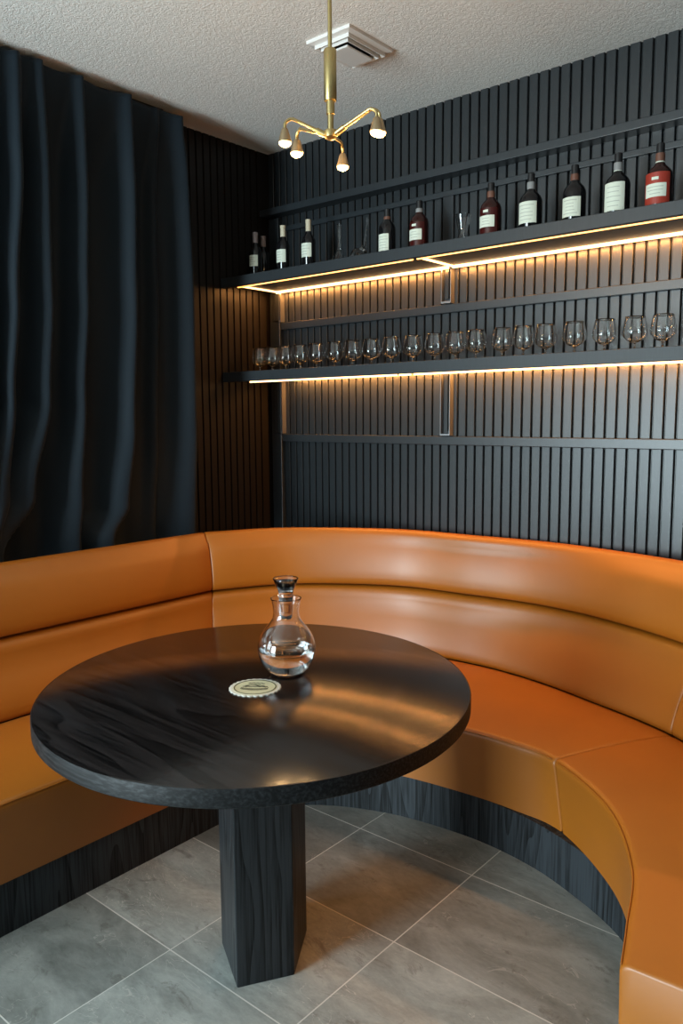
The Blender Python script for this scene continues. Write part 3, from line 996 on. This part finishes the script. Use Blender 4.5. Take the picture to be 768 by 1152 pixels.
prof = [(0, 0), (0.027, 0.0), (0.0275, 0.004), (0.024, 0.030), (0.0205, 0.050), (0.021, 0.068), (0.026, 0.092), (0.0335, 0.122), (0.035, 0.128)]
b = MB(); b.lathe(glass_wall(prof, 0.0034, 0.006, 0.128), 40)
b.build('cup', M['glass'], t, True)
b = MB(); b.lathe([(0, 0.0066), (0.0230, 0.0066), (0.0222, 0.018), (0.0, 0.018)], 30)
b.build('glass_base', M['glass'], t, True)

# ------------------------------------------------------------------ stemmed glasses on the lower shelf
GY = 2.955
def stem_glass(x, y, label):
    t = empty('stemmed_glass', (x, y, LZ1 + 0.0005), label, 'glass', 'stemmed glasses on the lower shelf')
    b = MB()
    bowl = [(0.0, 0.028), (0.010, 0.029), (0.026, 0.037), (0.040, 0.050), (0.0450, 0.062), (0.0440, 0.078), (0.0395, 0.100), (0.0345, 0.122)]
    o_ = fine(bowl, 4)
    i_ = [(max(r - 0.0014, 0.0005), z) for r, z in o_[::-1] if z > 0.034 and r > 0.012]
    i_.append((0.0, 0.0335))
    b.lathe(o_ + i_, 36)
    b.build('bowl', M['glass'], t, True)
    b = MB()
    b.lathe([(0, 0), (0.032, 0.0), (0.0325, 0.0015), (0.020, 0.0030), (0.007, 0.0055), (0.0040, 0.010), (0.0036, 0.020), (0.0050, 0.0268), (0, 0.0272)], 28)
    b.build('stem', M['glass'], t, True)
    return t
gx = [292, 306, 321, 337.4, 355.6, 376, 396.5, 417.6, 440.2, 463.9, 489, 511.7, 535.3, 564.2, 588.5, 613.1, 645.7, 679, 713.4, 744.5]
ordn = ['first', 'second', 'third', 'fourth', 'fifth', 'sixth', 'seventh', 'eighth', 'ninth', 'tenth']
gproto = None
for k, g in enumerate(gx):
    if k < 10:
        lab = '%s stemmed glass from the left end of the lower shelf row' % ordn[k]
    else:
        lab = '%s stemmed glass from the right end of the lower shelf row' % ordn[19 - k]
    x = bx(g, 395, GY)
    if gproto is None:
        gproto = stem_glass(x, GY, lab)
    else:
        c = gproto.copy(); C.objects.link(c)
        c.location = (x, GY + 0.004 * math.sin(k * 3.1), LZ1 + 0.0005)
        c.rotation_euler.z = k * 0.7
        c['label'] = lab
        for chd in list(gproto.children):
            d = chd.copy(); C.objects.link(d); d.parent = c

# ------------------------------------------------------------------ light
w = bpy.data.worlds.new('world'); sc.world = w
w.use_nodes = True
bg = w.node_tree.nodes['Background']
bg.inputs['Color'].default_value = (0.55, 0.72, 0.9, 1)
bg.inputs['Strength'].default_value = 1.0
def area(name, loc, rot, sx, sy, energy, color):
    L = bpy.data.lights.new(name, 'AREA')
    L.shape = 'RECTANGLE'; L.size = sx; L.size_y = sy
    L.energy = energy; L.color = color
    o = bpy.data.objects.new(name, L); C.objects.link(o)
    o.location = loc; o.rotation_euler = rot
    return o
area('window_daylight', ((WX0 + WX1) / 2, YF - 0.005, (WZ0 + WZ1) / 2), (PI / 2, 0, 0), WX1 - WX0 - 0.1, WZ1 - WZ0 - 0.1, 370, (0.76, 0.94, 1.0))
area('window_daylight', (XL - 0.005, (LY0 + LY1) / 2, (LZ0_ + LZ1_) / 2), (0, -PI / 2, 0), LZ1_ - LZ0_ - 0.1, LY1 - LY0 - 0.1, 65, (0.76, 0.94, 1.0))
WARM = (1.0, 0.40, 0.10)
for zl_, xs_, en in ((UZ0 - 0.001, ((-3.09, -2.012), (-1.990, SX1 - 0.02)), 6.0), (LZ0 + 0.022, ((-3.02, -2.015), (-1.998, SX1 - 0.02)), 8.0)):
    for a, e in xs_:
        area('led_light', ((a + e) / 2, YB - 0.048, zl_), (math.radians(16), 0, 0), e - a, 0.008, en * (e - a), WARM)
for a, e in ((-3.09, -2.012), (-1.990, SX1 - 0.02)):
    area('led_light', ((a + e) / 2, SY + 0.041, UZ0 - 0.003), (0, 0, 0), e - a, 0.006, 0.5 * (e - a), WARM)
area('led_light', (-3.102, (SY + YB) / 2, UZ0 + 0.003), (0, math.radians(15), 0), 0.006, YB - SY - 0.10, 0.9, WARM)
for k, P in enumerate(bulb_pts):
    L = bpy.data.lights.new('bulb_light', 'POINT')
    L.energy = 1.5; L.color = (1.0, 0.60, 0.26); L.shadow_soft_size = 0.015
    o = bpy.data.objects.new('bulb_light', L); C.objects.link(o)
    o.location = P + Vector((0, 0, -0.028))
